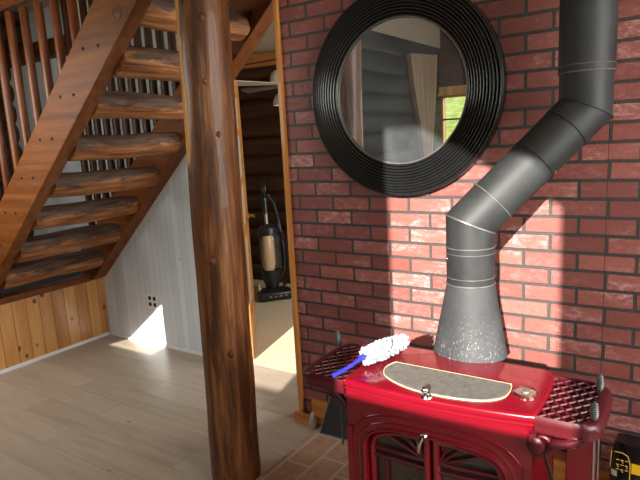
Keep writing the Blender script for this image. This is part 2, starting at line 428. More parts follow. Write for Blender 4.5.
bm = B(); box2(bm, (-4.4, 0.95, 0.0), (-2.60, 1.03, 2.34)); box2(bm, (-2.6, 0.80, 0.0), (-1.5, 0.86, 2.9)); box2(bm, (-2.66, 0.80, 0), (-2.6, 1.03, 2.34)); box2(bm, (-1.56, 0.86, 0), (-1.5, 1.06, 2.9)); box2(bm, (-2.6, 0.97, 0.0), (-1.56, 1.03, 2.9)); box2(bm, (-4.4, 1.2, 2.34), (-2.6, 1.26, 2.9))
# keep the part behind the door clear of the hall
struct('wall_back', bm, 'white_panel', 'pale wall seen between the spindles behind the staircase', 'wall', smooth=False)
bm = B()
for i in range(15): log(bm, (-4.36, -1.5, 0.1 + 0.2 * i), (-4.36, 1.2, 0.1 + 0.2 * i), 0.112, 0.108, i, 18, 14, 0.05, 0.01)
struct('wall_left', bm, 'left_log', 'dark log wall at the left beyond the staircase', 'wall')
bm = B()
for i in range(12): log(bm, (-3.2, 2.42, 0.1 + 0.19 * i), (0.6, 2.42, 0.1 + 0.19 * i), 0.118, 0.112, i + 30, 18, 16, 0.05, 0.012)
struct('wall_hall', bm, 'dark_log', 'dark log wall at the end of the hall', 'wall')
bm = B(); box2(bm, (-3.2, 2.38, 2.24), (0.6, 2.5, 3.0))
struct('wall_hall_upper', bm, 'drywall', 'tan drywall above the hall logs', 'wall', smooth=False)
bm = B(); box2(bm, (-3.2, 2.30, 2.215), (0.6, 2.42, 2.255)); box2(bm, (-3.2, 2.33, 2.255), (0.6, 2.42, 2.345))
struct('trim_2', bm, 'trim_x', 'golden wood beam above the hall log wall', 'trim', smooth=False, bevel=0.006)
bm = B(); box2(bm, (-3.26, 1.03, 0), (-3.2, 2.5, 3.0))
struct('wall_hall_left', bm, 'drywall', smooth=False)
bm = B(); box2(bm, (0.6, 0.16, 0), (0.66, 2.6, 3.0))
wh = struct('wall_hall_right', bm, 'drywall', smooth=False)
bm = B(); box2(bm, (-4.6, -3.8, 2.9), (3.6, 2.6, 3.0))
struct('ceiling', bm, 'ceiling', 'board ceiling', 'ceiling', smooth=False)
# door casing at the end of the brick wall
bm = B(); box2(bm, (-0.176, -0.018, 0), (-0.150, 0.17, 2.9))
struct('trim_3', bm, 'trim', 'narrow golden pine casing at the end of the brick wall', 'trim', smooth=False, bevel=0.004)
bm = B(); box2(bm, (-0.196, -0.036, 0.0), (-0.085, -0.018, 0.062))
struct('baseboard_left', bm, 'trim_x', 'short pine baseboard block at the foot of the casing', 'baseboard', smooth=False, bevel=0.003)
bm = B(); box2(bm, (-0.085, -0.024, 0.0175), (3.4, -0.0005, 0.15))
struct('baseboard_right', bm, 'trim_x', 'golden pine baseboard along the brick wall', 'baseboard', smooth=False, bevel=0.003)

# outer walls behind the viewer, some of it seen in the mirror
def cut(o, poly, off):
    c = B(); prism(c, poly, off); bmesh.ops.recalc_face_normals(c, faces=c.faces[:])
    me = bpy.data.meshes.new('cut'); c.to_mesh(me); c.free(); k = bpy.data.objects.new('cut', me); COL.objects.link(k)
    md = o.modifiers.new('b', 'BOOLEAN'); md.object = k; md.operation = 'DIFFERENCE'; md.solver = 'EXACT'
    bpy.context.view_layer.update()
    new = bpy.data.meshes.new_from_object(o.evaluated_get(bpy.context.evaluated_depsgraph_get()))
    o.modifiers.clear(); o.data = new
    bpy.data.objects.remove(k); bpy.data.meshes.remove(me)
YB = -3.4
bm = B(); box2(bm, (-0.74, YB - 0.2, 0), (3.6, YB, 2.9))
wb = struct('wall_rear', bm, 'dark_log', 'dark timber wall with windows facing the stove, seen in the mirror', 'wall', smooth=False)
W_A = [(-0.71, 1.27), (-0.28, 1.27), (-0.28, 1.84), (-0.71, 1.84)]
W_B = [(-0.05, 1.345), (0.46, 1.345), (0.46, 1.93), (-0.05, 1.93)]
W_C = [(1.24, 1.625), (2.01, 1.625), (2.01, 2.51), (1.38, 2.86), (1.24, 2.86)]
for w in (W_A, W_B, W_C): cut(wb, [(x, YB + 0.2, z) for x, z in w], (0, -0.6, 0))
bm = B()
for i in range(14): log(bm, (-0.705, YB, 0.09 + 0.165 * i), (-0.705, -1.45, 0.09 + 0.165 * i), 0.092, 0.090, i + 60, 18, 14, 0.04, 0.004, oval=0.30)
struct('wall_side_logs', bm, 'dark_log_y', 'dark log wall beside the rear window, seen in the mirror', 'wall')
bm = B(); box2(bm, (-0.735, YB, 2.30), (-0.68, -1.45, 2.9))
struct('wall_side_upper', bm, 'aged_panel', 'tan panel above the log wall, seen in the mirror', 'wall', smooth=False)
YJ = -1.45
bm = B(); box2(bm, (-4.6, YJ - 0.12, 0), (-0.70, YJ, 2.9))
wj = struct('wall_front', bm, 'dark_log', smooth=False)
W_D = [(-1.84, 0.64), (-1.225, 0.64), (-1.225, 1.12)]  # unseen opening, shaped to throw the sun patch under the stairs
cut(wj, [(x, YJ + 0.2, z) for x, z in W_D], (0, -0.6, 0))
W_FILL = [(-2.7, 1.30), (-1.2, 1.30), (-1.2, 2.2), (-2.7, 2.2)]  # unseen window, made up to hold the left fill lamp
cut(wj, [(x, YJ + 0.2, z) for x, z in W_FILL], (0, -0.6, 0))
bm = B(); box2(bm, (3.4, YB, 0), (3.52, 0.16, 2.9))
cut(wh, [(0.4, 0.9, 1.0), (0.4, 1.9, 1.0), (0.4, 1.9, 2.0), (0.4, 0.9, 2.0)], (0.6, 0, 0))  # unseen opening added for the hall fill lamp
wr = struct('wall_window_side', bm, 'drywall', smooth=False)
cut(wr, [(3.3, -2.3, 0.7), (3.3, -0.3, 0.7), (3.3, -0.3, 2.5), (3.3, -2.3, 2.5)], (0.6, 0, 0))

def window(n, poly, y, label, header=None):
    bm = B(); w = 0.035
    m = len(poly)
    for i in range(m):
        a = Vector((poly[i][0], y - 0.13, poly[i][1])); b = Vector((poly[(i + 1) % m][0], y - 0.13, poly[(i + 1) % m][1]))
        d = (b - a).normalized(); nrm = Vector((-d.z, 0, d.x))
        prism(bm, [a, b, b + nrm * 0.02, a + nrm * 0.02], (0, 0.05, 0))
    f = struct('window_%d' % n, bm, 'trim', label, 'window', smooth=False)
    bm = B(); prism(bm, [(x, y - 0.108, z) for x, z in poly], (0, 0.004, 0))
    g = obj('pane', bm, 'glass', f, smooth=False)
    return f
f1 = window(1, W_A, YB, 'window onto green grass with a wooden header, seen in the mirror')
bm = B(); box2(bm, (-0.71, YB - 0.10, 1.595), (-0.28, YB - 0.08, 1.612)); obj('muntin', bm, 'black_iron', f1, smooth=False)
bm = B(); box2(bm, (-0.72, YB, 1.84), (-0.24, YB + 0.05, 1.92)); obj('header', bm, 'bark_edge', f1, smooth=False)
bm = B(); box2(bm, (-0.72, YB, 1.21), (-0.24, YB + 0.05, 1.27)); obj('sill', bm, 'trim_x', f1, smooth=False)
window(2, W_B, YB, None); window(3, W_C, YB, None); window(4, W_D, YJ, None); window(6, W_FILL, YJ, None)
bm = B(); box2(bm, (3.44, -2.3, 0.7), (3.48, -0.3, 0.76)); box2(bm, (3.44, -2.3, 2.44), (3.48, -0.3, 2.5)); box2(bm, (3.44, -1.33, 0.76), (3.48, -1.27, 2.44))
f5 = struct('window_5', bm, 'trim', smooth=False)  # unseen window added on the right as the fill lamp's opening
bm = B(); box2(bm, (3.455, -2.3, 0.76), (3.459, -0.3, 2.44)); obj('pane', bm, 'glass', f5, smooth=False)
# slab hung on the log wall, seen in the mirror
sl = thing('wooden_slab', 'pale tapering wooden slab hung on the dark log wall, seen in the mirror', 'slab', (-0.655, -3.0, 1.0))
bm = B(); prism(bm, [(-0.685, -2.60, 2.18), (-0.685, -2.67, 1.9), (-0.685, -2.79, 1.55), (-0.685, -2.86, 1.25), (-0.685, -2.86, 0.9), (-0.685, -3.02, 0.9), (-0.685, -3.03, 1.25), (-0.685, -3.10, 1.55), (-0.685, -3.16, 1.9), (-0.685, -3.20, 2.215)], (0.05, 0, 0))
obj('plank', bm, 'slab', sl, smooth=False, bevel=0.006)
bm = B(); tube(bm, [(-0.66, -3.03, 0.9), (-0.66, -3.042, 1.25), (-0.66, -3.112, 1.55), (-0.66, -3.172, 1.9), (-0.66, -3.212, 2.215)], 0.022, 8)
obj('bark_edge', bm, 'bark_edge', sl)
# outdoors
bm = B()
prism(bm, [(-40, -3.7, -0.3), (30, -3.7, -0.3), (30, -60, -0.3), (-40, -60, -0.3)], (0, 0, -0.05))
struct('ground_lawn', bm, 'grass', smooth=False)
bm = B(); prism(bm, [(-40, -10, -0.3), (-40, -30, 7.5), (-40, -60, 14), (-40, -60, -0.3)], (75, 0, 0))
struct('ground_hillside', bm, 'grass', 'sunny green grass slope outside the window, seen in the mirror', 'grass', smooth=False)
bm = B(); prism(bm, [(-0.66, YB - 0.2, 2.35), (-0.02, YB - 0.2, 2.35), (0.46, -6.4, 2.35), (0.05, -6.4, 2.35)], (0, 0, 0.1)); box2(bm, (-0.755, -4.5, 2.36), (-0.25, YB - 0.22, 2.44)); prism(bm, [(-2.9, YJ - 0.12, 2.35), (-0.76, YJ - 0.12, 2.35), (-0.76, -4.5, 2.35), (-2.9, -4.5, 2.35)], (0, 0, 0.1))
struct('roof_porch', bm, 'dark_log', smooth=False)  # unseen roof panels added to block sun through two windows

# ------------------------------------------------------------------ log post
p0, p1 = V(-0.143, -0.555, 0.0), V(-0.090, -0.555, 2.9)
po = thing('log_post', 'peeled varnished log post standing on the floor before the staircase', 'post', p0)
bm = B(); log(bm, p0, p1, 0.110, 0.097, 11, 48, 80, 0.03, 0.006)
obj('trunk', bm, 'post', po)
bm = B()
def on_post(px_az, z):   # a point on the viewer's side of the post
    c = p0.lerp(p1, z / 2.9); a = math.radians(px_az)
    return c + V(math.cos(a), math.sin(a), 0) * (0.095 + 0.012 * (1 - z / 2.9))
for az, z, s in ((-48, 1.95, 0.014), (-50, 1.72, 0.011), (-62, 1.02, 0.013), (-38, 0.62, 0.012), (-30, 1.52, 0.010)):
    c = on_post(az, z); bm = B(); sphere(bm, c, s, (1, 1, 1.3), 10); obj('knot', bm, 'beam', po)

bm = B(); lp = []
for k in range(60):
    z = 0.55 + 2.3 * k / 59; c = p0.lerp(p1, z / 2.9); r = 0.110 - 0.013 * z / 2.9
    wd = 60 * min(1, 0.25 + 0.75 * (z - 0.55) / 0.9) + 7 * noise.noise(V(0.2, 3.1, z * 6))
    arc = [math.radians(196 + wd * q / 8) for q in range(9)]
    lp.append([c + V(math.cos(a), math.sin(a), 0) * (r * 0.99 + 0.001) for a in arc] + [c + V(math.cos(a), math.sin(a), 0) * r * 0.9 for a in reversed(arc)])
rings(bm, lp); o = obj('peeled_edge', bm, 'peeled', po); o['label'] = 'bright peeled golden strip'  # golden strip running up the left side of the post
# ------------------------------------------------------------------ staircase
st = thing('staircase', 'open staircase of half log treads between two stained plank stringers', 'staircase', (-2.4, 0, 0.56))
def stringer_bm(y0, y1, x_top, low=0.0, hgt=0.315, x_bot=-2.45, foot=0.524, rise=0.0):
    bm = B()
    xl = X0 + (foot - low - Z0) / SL
    pts = [(xl, y0, foot), (x_top, y0, zlow(x_top) + low + rise), (x_top, y0, zlow(x_top) + low + hgt + rise), (x_bot - 0.08, y0, zlow(x_bot - 0.08) + low + hgt), (x_bot - 0.08, y0, foot)]
    prism(bm, pts, (0, y1 - y0, 0)); return bm
near = obj('stringer', stringer_bm(-0.49, -0.41, -0.27, -0.015), 'stringer', st, smooth=False, bevel=0.005, origin=(-1.4, -0.45, 1.5))
far = obj('stringer', stringer_bm(0.335, 0.448, -0.30, -0.068, 0.33, foot=0.49, rise=0.075), 'stringer', st, smooth=False, bevel=0.004, origin=(-1.4, 0.42, 1.5))
NT_ = 9
for i in range(NT_):
    x = -2.315 + 0.2385 * i - (0.06 if i == 7 else 0.0); z = 0.683 + 0.2065 * i
    r = 0.087 + 0.005 * math.sin(i * 2.3)
    bm = B()
    log(bm, (x, -0.409, z + 0.012), (x + 0.006, 0.334, z + 0.008), r, r * 0.97, i * 1.7, 26, 26, 0.07, 0.014, flat_top=0.052, oval=1.22)
    obj('tread', bm, 'tread', st, origin=(x, 0, z))
    if i < 7:
        for dx in (-0.095, 0.022):
            bm = B(); cyl(bm, (x + dx, -0.4925, z + 0.05), (x + dx, -0.485, z + 0.05), 0.0085, None, 12); obj('peg', bm, 'soot', near)
bm = B(); lathe(bm, [(0.036, 0), (0.034, 0.0025), (0.024, 0.003), (0.022, 0.001), (0.012, 0.002), (0.0, 0.0025)], (-0.70, -0.4895, 2.095), (0, -1, 0), 24)
obj('knot', bm, 'beam', near)
bm = B(); lathe(bm, [(0.018, 0), (0.018, 0.006), (0.011, 0.008), (0.011, 0.018), (0, 0.019)], (-0.60, 0.3345, 2.19), (0, -1, 0), 12)
obj('bolt', bm, 'black_iron', far)
# spindles above the near stringer and along the wall side
def spindle(x, y, z0, z1, r, mat='baluster'):
    bm = B(); cyl(bm, (x, y, z0), (x, y, z1), r, r, 12)
    obj('baluster', bm, mat, st, origin=(x, y, z0))
for k in range(9):
    x = -2.386 + 0.1485 * k
    spindle(x, -0.372, max(zlow(x) + 0.16, 0.526), 2.29, 0.0235)
for k in range(17):
    x = -2.52 + 0.112 * k
    zt = 2.80
    if x > -0.62: continue
    spindle(x, 0.475, zlow(x) + 0.101 if x > -2.43 else 0.38, zt, 0.027, 'baluster_dark')
bm = B(); log(bm, (-4.0, -0.42, 2.40), (-0.93, -0.42, 2.40), 0.115, 0.11, 4, 24, 30, 0.04, 0.01)
tag(obj('log_beam', bm, 'beam', origin=(-2.4, -0.42, 2.4)), 'round dark log beam above the spindles at upper left', 'beam')
bm = B(); log(bm, (-4.4, 0.98, 2.43), (-2.5, 0.90, 2.43), 0.09, 0.085, 9, 24, 30, 0.05, 0.01)
struct('trim_4', bm, 'beam', 'dark log crossing above the pale panel behind the left spindles', 'trim')
# outlet on the white wall
ou = thing('wall_outlet', 'four socket electrical outlet on the pale wall under the stairs', 'outlet', (-1.845, 0.45, 0.345))
bm = B(); box2(bm, (-1.905, 0.443, 0.285), (-1.785, 0.4497, 0.405)); obj('cover_plate', bm, 'outlet_white', ou, smooth=False, bevel=0.003)
for dx in (-0.026, 0.026):
    for dz in (-0.024, 0.024):
        bm = B(); lathe(bm, [(0.0165, 0), (0.0165, 0.003), (0.012, 0.004), (0, 0.004)], (-1.845 + dx, 0.4432, 0.345 + dz), (0, -1, 0), 16)
        obj('socket', bm, 'socket_dark', ou)

# ------------------------------------------------------------------ hall: door, vacuum, ceiling fan
dA, dB = V(-0.98, 0.53, 0), V(-1.455, 1.125, 0)
dd = (dB - dA).normalized(); dn = V(dd.y, -dd.x, 0)
if dn.x < 0: dn = -dn
def dbox(bm, s0, s1, z0, z1, t0=-0.02, t1=0.02):
    prism(bm, [dA + dd * s0 + dn * t0 + V(0, 0, z0), dA + dd * s1 + dn * t0 + V(0, 0, z0), dA + dd * s1 + dn * t1 + V(0, 0, z0), dA + dd * s0 + dn * t1 + V(0, 0, z0)], (0, 0, z1 - z0))
DL = (dB - dA).length
bm = B()
dbox(bm, 0, 0.11, 0.01, 1.93); dbox(bm, DL - 0.11, DL, 0.01, 1.93); dbox(bm, 0.11, DL - 0.11, 1.81, 1.93); dbox(bm, 0.11, DL - 0.11, 0.01, 0.25)
dbox(bm, 0.11, DL - 0.11, 0.84, 0.88); dbox(bm, 0.11, DL - 0.11, 1.19, 1.23); dbox(bm, 0.11, DL - 0.11, 1.54, 1.58)
do = struct('door_1', bm, 'trim', 'open golden pine door with glass panels in the hall', 'door', smooth=False)
bm = B(); dbox(bm, 0.11, DL - 0.11, 0.25, 1.81, -0.005, 0.005); obj('pane', bm, 'frosted', do, smooth=False)
bm = B()
hp = dA + dd * (DL - 0.055) + V(0, 0, 0.92)
cyl(bm, hp + dn * 0.02, hp + dn * 0.07, 0.012, None, 12); tube(bm, [hp + dn * 0.065, hp + dn * 0.07 - dd * 0.03, hp + dn * 0.07 - dd * 0.10], 0.01, 10)
lathe(bm, [(0.028, 0), (0.026, 0.008), (0, 0.01)], hp + dn * 0.02, dn, 16)
obj('handle', bm, 'brass', do)

vx, vy = -1.815, 1.86
va = thing('upright_vacuum', 'dark upright vacuum cleaner with tan body standing on the hall carpet', 'vacuum', (vx, vy, 0))
fx, fy = V(0.78, -0.62, 0).normalized(), V(0.62, 0.78, 0).normalized()   # forward and sideways of the machine
def vp(f, s, z): return V(vx, vy, 0) + fx * f + fy * s + V(0, 0, z)
bm = B()
prism(bm, [vp(0.15, -0.17, 0.012), vp(0.15, 0.17, 0.012), vp(0.02, 0.17, 0.012), vp(-0.10, 0.10, 0.012), vp(-0.10, -0.10, 0.012), vp(0.02, -0.17, 0.012)], (0, 0, 0.075))
obj('floor_head', bm, 'vac_dark', va, bevel=0.02)
bm = B(); cyl(bm, vp(-0.09, -0.12, 0.066), vp(-0.09, -0.145, 0.066), 0.065, None, 20); obj('wheel', bm, 'vac_tan', va, bevel=0.006)
bm = B(); cyl(bm, vp(-0.09, 0.12, 0.066), vp(-0.09, 0.145, 0.066), 0.065, None, 20); obj('wheel', bm, 'vac_dark', va, bevel=0.006)
bm = B(); tube(bm, [vp(-0.06, 0, 0.06), vp(-0.07, 0, 0.16), vp(-0.08, 0, 0.26)], [0.05, 0.085, 0.10], 20)
obj('motor_housing', bm, 'vac_dark', va)
bm = B(); tube(bm, [vp(-0.08, 0.01, 0.26), vp(-0.09, 0.01, 0.30), vp(-0.105, 0.01, 0.56), vp(-0.11, 0.01, 0.60)], [0.095, 0.105, 0.10, 0.085], 24)
obj('dust_bin', bm, 'vac_bin', va)
bm = B()
tube(bm, [vp(0.0, -0.035, 0.28), vp(0.0, -0.03, 0.34), vp(-0.02, -0.025, 0.54), vp(-0.03, -0.025, 0.60)], [0.05, 0.062, 0.060, 0.045], 20)
obj('front_panel', bm, 'vac_tan', va)
bm = B(); tube(bm, [vp(-0.1, 0, 0.59), vp(-0.11, 0, 0.64), vp(-0.13, 0, 0.68)], [0.10, 0.105, 0.07], 20); obj('bin_lid', bm, 'vac_dark', va)
bm = B(); cyl(bm, vp(-0.13, 0, 0.66), vp(-0.15, 0, 0.90), 0.017, None, 14); obj('wand', bm, 'vac_grey', va)
bm = B(); cyl(bm, vp(-0.148, 0, 0.80), vp(-0.165, 0, 0.99), 0.027, 0.024, 14)
pts = [vp(-0.165 + 0.055 * math.cos(a), 0.0, 1.03 + 0.07 * math.sin(a)) for a in [2 * PI * q / 18 for q in range(18)]]
tube(bm, pts, 0.015, 10, closed=True); obj('handle', bm, 'vac_dark', va)
bm = B()
pts = [vp(-0.15, 0.03, 0.98), vp(-0.17, 0.09, 0.9), vp(-0.16, 0.13, 0.7), vp(-0.12, 0.15, 0.45), vp(-0.10, 0.14, 0.25), vp(-0.10, 0.08, 0.14)]
sm = []
for i in range(len(pts) - 1):
    for q in range(8): sm.append(pts[i].lerp(pts[i + 1], q / 8))
tube(bm, sm, [0.019 if q % 2 else 0.015 for q in range(len(sm))], 10); obj('hose', bm, 'vac_dark', va)
bm = B()
for q in range(4): tube(bm, [vp(0.155, -0.08 + 0.05 * q, 0.05), vp(0.157, -0.06 + 0.05 * q, 0.052)], 0.006, 6)
obj('headlight', bm, 'vac_grey', va)
bm = B(); tube(bm, [vp(-0.12, 0.10, 0.7), vp(-0.10, 0.17, 0.5), vp(-0.11, 0.19, 0.2), vp(-0.1, 0.22, 0.03), vp(-0.05, 0.3, 0.008), vp(0.05, 0.34, 0.008)], 0.006, 8); obj('power_cord', bm, 'vac_dark', va)

fan = thing('ceiling_fan', 'pale ceiling fan with milky glass shades in the hall', 'ceiling fan', (-1.30, 1.75, 2.9))
fc = V(-1.30, 1.75, 0)
bm = B(); cyl(bm, fc + V(0, 0, 2.9), fc + V(0, 0, 2.10), 0.012, None, 12); lathe(bm, [(0.07, 2.9), (0.06, 2.83), (0.015, 2.80)], fc, (0, 0, 1), 24); obj('downrod', bm, 'brass', fan)
bm = B(); lathe(bm, [(0.02, 2.12), (0.09, 2.09), (0.11, 2.03), (0.10, 1.96), (0.05, 1.92), (0.0, 1.915)], fc, (0, 0, 1), 32); obj('motor', bm, 'brass', fan)
for k in range(5):
    a = math.radians(178 + 72 * k); d = V(math.cos(a), math.sin(a), 0); s = V(-d.y, d.x, 0)
    bm = B(); q0 = fc + d * 0.12 + V(0, 0, 1.937); q1 = fc + d * 0.62 + V(0, 0, 1.937)
    prism(bm, [q0 - s * 0.03, q1 - s * 0.05 + V(0, 0, -0.014), q1 + d * 0.03, q1 + s * 0.05 + V(0, 0, 0.014), q0 + s * 0.03], (0, 0, 0.007))
    obj('blade', bm, 'fan_white', fan, smooth=False)
for k, (dx, dy, z) in enumerate(((-0.19, -0.05, 2.05), (-0.185, -0.03, 1.86), (0.12, -0.13, 1.84), (0.10, 0.15, 1.84))):
    bm = B(); e = fc + V(dx, dy, z)
    tube(bm, [fc + V(0, 0, 1.93), fc + V(dx * 0.5, dy * 0.5, 1.92), e + V(0, 0, 0.02)], 0.009, 8); obj('lamp_arm', bm, 'brass', fan)
    bm = B(); lathe(bm, [(0.018, 0.02), (0.045, 0.0), (0.06, -0.04), (0.066, -0.08), (0.062, -0.08), (0.055, -0.04), (0.03, -0.005), (0, 0.005)], e, (0, 0, 1), 24); obj('lamp_shade', bm, 'shade', fan)

# ------------------------------------------------------------------ mirror
mc = V(0.470, 0.0, 1.655)
mi = thing('round_mirror', 'large round mirror with ridged black frame hung on the brick wall', 'mirror', mc)
R0, R1, NR = 0.298, 0.432, 11
prof = [(R0 - 0.004, 0.012), (R0 - 0.004, 0.042)]
for k in range(NR):
    a = R0 + (R1 - R0) * k / NR; b = R0 + (R1 - R0) * (k + 1) / NR; w = b - a
    base = 0.036 + 0.016 * math.sin(PI * (k + 0.5) / NR)
    for q in range(7):
        u = q / 6; prof.append((a + w * (0.06 + 0.88 * u), base + 0.0070 * math.sin(PI * u)))
    prof.append((b, base - 0.003))
prof += [(R1 + 0.004, 0.034), (R1 + 0.005, 0.002), (R0 - 0.004, 0.002)]
bm = B(); lathe(bm, prof, mc, (0, -1, 0), 128, cap=False); obj('frame', bm, 'black_frame', mi, angle=55)
bm = B(); lathe(bm, [(0.300, 0.030), (0.300, 0.034), (0.0, 0.034)], mc, (0, -1, 0), 96); obj('mirror_glass', bm, 'mirror', mi, smooth=False)
bm = B(); tube(bm, [mc + V(math.cos(a) * 0.2965, -0.041, math.sin(a) * 0.2965) for a in [2 * PI * q / 96 for q in range(96)]], 0.0032, 8, closed=True); obj('inner_rim', bm, 'pipe_seam', mi)

# ------------------------------------------------------------------ stove
ST = 0.72
cx = 0.908
sv = thing('wood_stove', 'red enamel cast iron wood stove with glass doors on the brick hearth', 'stove', (cx, -0.62, 0.018))
def front_y(u): return -0.793 + 0.0135 * u - 0.025 * (1 - u * u)
def top_outline(grow=0.0):
    pts = []
    for q in range(25):
        u = -1 + 2 * q / 24; pts.append((cx + (0.292 + grow) * u, front_y(u) - grow))
    pts += [(cx + dx + grow, y) for dx, y in ((0.296, -0.72), (0.297, -0.66), (0.295, -0.59), (0.290, -0.52), (0.276, -0.462))]
    pts += [(cx - dx - grow, y) for dx, y in ((0.276, -0.462), (0.290, -0.52), (0.295, -0.59), (0.297, -0.66), (0.296, -0.72))]
    return pts
bm = B()
tl = []
for z, g in ((0.664, -0.016), (0.664, -0.006), (0.684, -0.005), (0.688, -0.002), (0.692, -0.005), (0.700, -0.002), (0.704, 0.001), (0.714, 0.0), (0.7185, -0.003), (0.72, -0.008)):
    tl.append([V(x, y, z) for x, y in top_outline(g)])
rings(bm, tl)
obj('top_plate', bm, 'enamel', sv, angle=50)
# body: sides, back, base; the front is a bowed plate with an arched opening
bm = B()
box2(bm, (cx - 0.285, -0.770, 0.16), (cx - 0.255, -0.48, 0.668)); box2(bm, (cx + 0.255, -0.770, 0.16), (cx + 0.285, -0.48, 0.668))
box2(bm, (cx - 0.285, -0.50, 0.16), (cx + 0.285, -0.48, 0.668)); box2(bm, (cx - 0.285, -0.78, 0.13), (cx + 0.285, -0.48, 0.16))
obj('firebox', bm, 'enamel', sv, bevel=0.004)
AX, ZS, ZT = 0.216, 0.505, 0.588      # half width, springing and crown of the arch
def arch(u, g=0.0):                     # u from -1 to 1
    x = (AX + g) * u; return x, ZS + (ZT + g - ZS) * (max(0, 1 - abs(u) ** 3.2)) ** (1 / 2.2)
def fy_(x, off=0.0): return front_y(x / 0.292) + 0.008 - off
bm = B()
N = 40
us = [-1 + 2 * q / N for q in range(N + 1)]
us = [math.sin(u * PI / 2) for u in us]
inner, outer = [], []
for u in us:
    x, z = arch(u); inner.append((x, z)); outer.append((x * 0.2865 / AX if abs(u) > 0.999 else x + (0.2865 - AX) * u, 0.668))
for off0 in (0,):
    fi = [bm.verts.new((cx + x, fy_(x), z)) for x, z in inner]; fo = [bm.verts.new((cx + x, fy_(x), z)) for x, z in outer]
    bi = [bm.verts.new((cx + x, fy_(x) + 0.03, z)) for x, z in inner]
    for q in range(N):
        bm.faces.new((fi[q], fi[q + 1], fo[q + 1], fo[q])); bm.faces.new((fi[q], bi[q], bi[q + 1], fi[q + 1]))
    for sgn in (-1, 1):
        k = 0 if sgn < 0 else N
        xo, xi = sgn * 0.2865, sgn * AX
        vs = [bm.verts.new((cx + x, fy_(x) + dy, z)) for x, dy, z in ((xi, 0, 0.16), (xo, 0, 0.16), (xo, 0.035, 0.16), (xi, 0.03, 0.16))]
        so = bm.verts.new((cx + xo, fy_(xo) + 0.035, 0.668))
        bm.faces.new((vs[0], vs[1], fo[k], fi[k])); bm.faces.new((vs[1], vs[2], so, fo[k])); bm.faces.new((vs[0], fi[k], bi[k], vs[3]))
obj('front_plate', bm, 'enamel', sv, angle=30)
bm = B()
for g, r, off in ((0.006, 0.0045, 0.002), (0.026, 0.003, 0.0), (0.047, 0.0035, 0.0), (0.052, 0.003, 0.0)):
    pts = [(cx - AX - g, fy_(-AX, off), 0.17)] + [(cx + arch(u, g)[0], fy_(arch(u, g)[0], off), arch(u, g)[1]) for u in us] + [(cx + AX + g, fy_(AX, off), 0.17)]
    tube(bm, pts, r, 8)
for sgn in (-1, 1):
    box2(bm, (cx + sgn * 0.276 - 0.010, fy_(sgn * 0.276) - 0.008, 0.17), (cx + sgn * 0.276 + 0.010, fy_(sgn * 0.276), 0.560))
obj('arch_molding', bm, 'enamel', sv)
# firebox interior behind the doors
bm = B(); box2(bm, (cx - 0.25, -0.745, 0.17), (cx + 0.25, -0.74, 0.64)); obj('inner_wall', bm, 'soot', sv, smooth=False)
bm = B()
box2(bm, (cx - 0.30, -0.86, 0.13), (cx + 0.30, -0.77, 0.155)); obj('ash_lip', bm, 'enamel', sv, bevel=0.005)
for sx in (-1, 1):
    for y in (-0.75, -0.51):
        bm = B(); tube(bm, [(cx + sx * 0.25, y, 0.14), (cx + sx * 0.265, y, 0.09), (cx + sx * 0.26, y, 0.03), (cx + sx * 0.27, y, 0.0175)], [0.035, 0.026, 0.018, 0.024], 12)
        obj('leg', bm, 'enamel', sv)
def dy_(x): return fy_(x) + 0.022
for sgn in (-1, 1):
    # door frame following the arch
    bm = B()
    def bar(p, q, w, t=0.012, off=0.0, bm=None):
        n = 6; pts = []
        for k in range(n + 1):
            x = p[0] + (q[0] - p[0]) * k / n; z = p[1] + (q[1] - p[1]) * k / n
            pts.append((cx + x, dy_(x) - off, z))
        tube(bm, pts, w, 8)
    xs0, xs1 = sgn * 0.006, sgn * (AX - 0.004)
    stile = [(sgn * 0.014, 0.17), (sgn * 0.014, arch(sgn * 0.06)[1] - 0.004)]
    bar(stile[0], stile[1], 0.0115, bm=bm)
    bar((sgn * (AX - 0.012), 0.17), (sgn * (AX - 0.012), ZS), 0.011, bm=bm)
    pts = [(cx + arch(sgn * u, -0.012)[0], dy_(arch(sgn * u, -0.012)[0]), arch(sgn * u, -0.012)[1]) for u in [0.06 + 0.94 * q / 16 for q in range(17)]]
    tube(bm, pts, 0.011, 8)
    bar((sgn * 0.014, 0.18), (sgn * (AX - 0.012), 0.18), 0.012, bm=bm)
    dr = obj('door', bm, 'enamel', sv)
    bm = B()
    zr = 0.503
    bar((sgn * 0.014, zr), (sgn * (AX - 0.014), zr), 0.0075, bm=bm); bar((sgn * 0.014, zr - 0.026), (sgn * (AX - 0.014), zr - 0.026), 0.0075, bm=bm)
    for an in (22, 44, 66):
        a = math.radians(an); 
        for k in range(40):
            L = 0.01 * k; x = 0.02 + L * math.cos(a); z = zr + L * math.sin(a)
            if x >= AX - 0.015 or z > arch(x / AX)[1] - 0.012: break
        bar((sgn * 0.02, zr), (sgn * x, z), 0.0058, bm=bm)
    bar((sgn * 0.155, zr - 0.026), (sgn * 0.155, 0.18), 0.0062, bm=bm)
    obj('tracery', bm, 'enamel_dark', dr)
    bm = B()
    pts = [(sgn * 0.012, 0.18), (sgn * (AX - 0.008), 0.18)] + [(arch(sgn * u, -0.008)[0], arch(sgn * u, -0.008)[1]) for u in [1 - 0.94 * q / 16 for q in range(17)]]
    prism(bm, [(cx + x, fy_(x) + 0.030, z) for x, z in pts], (0, 0.004, 0))
    obj('glass', bm, 'stove_glass', dr, smooth=False)
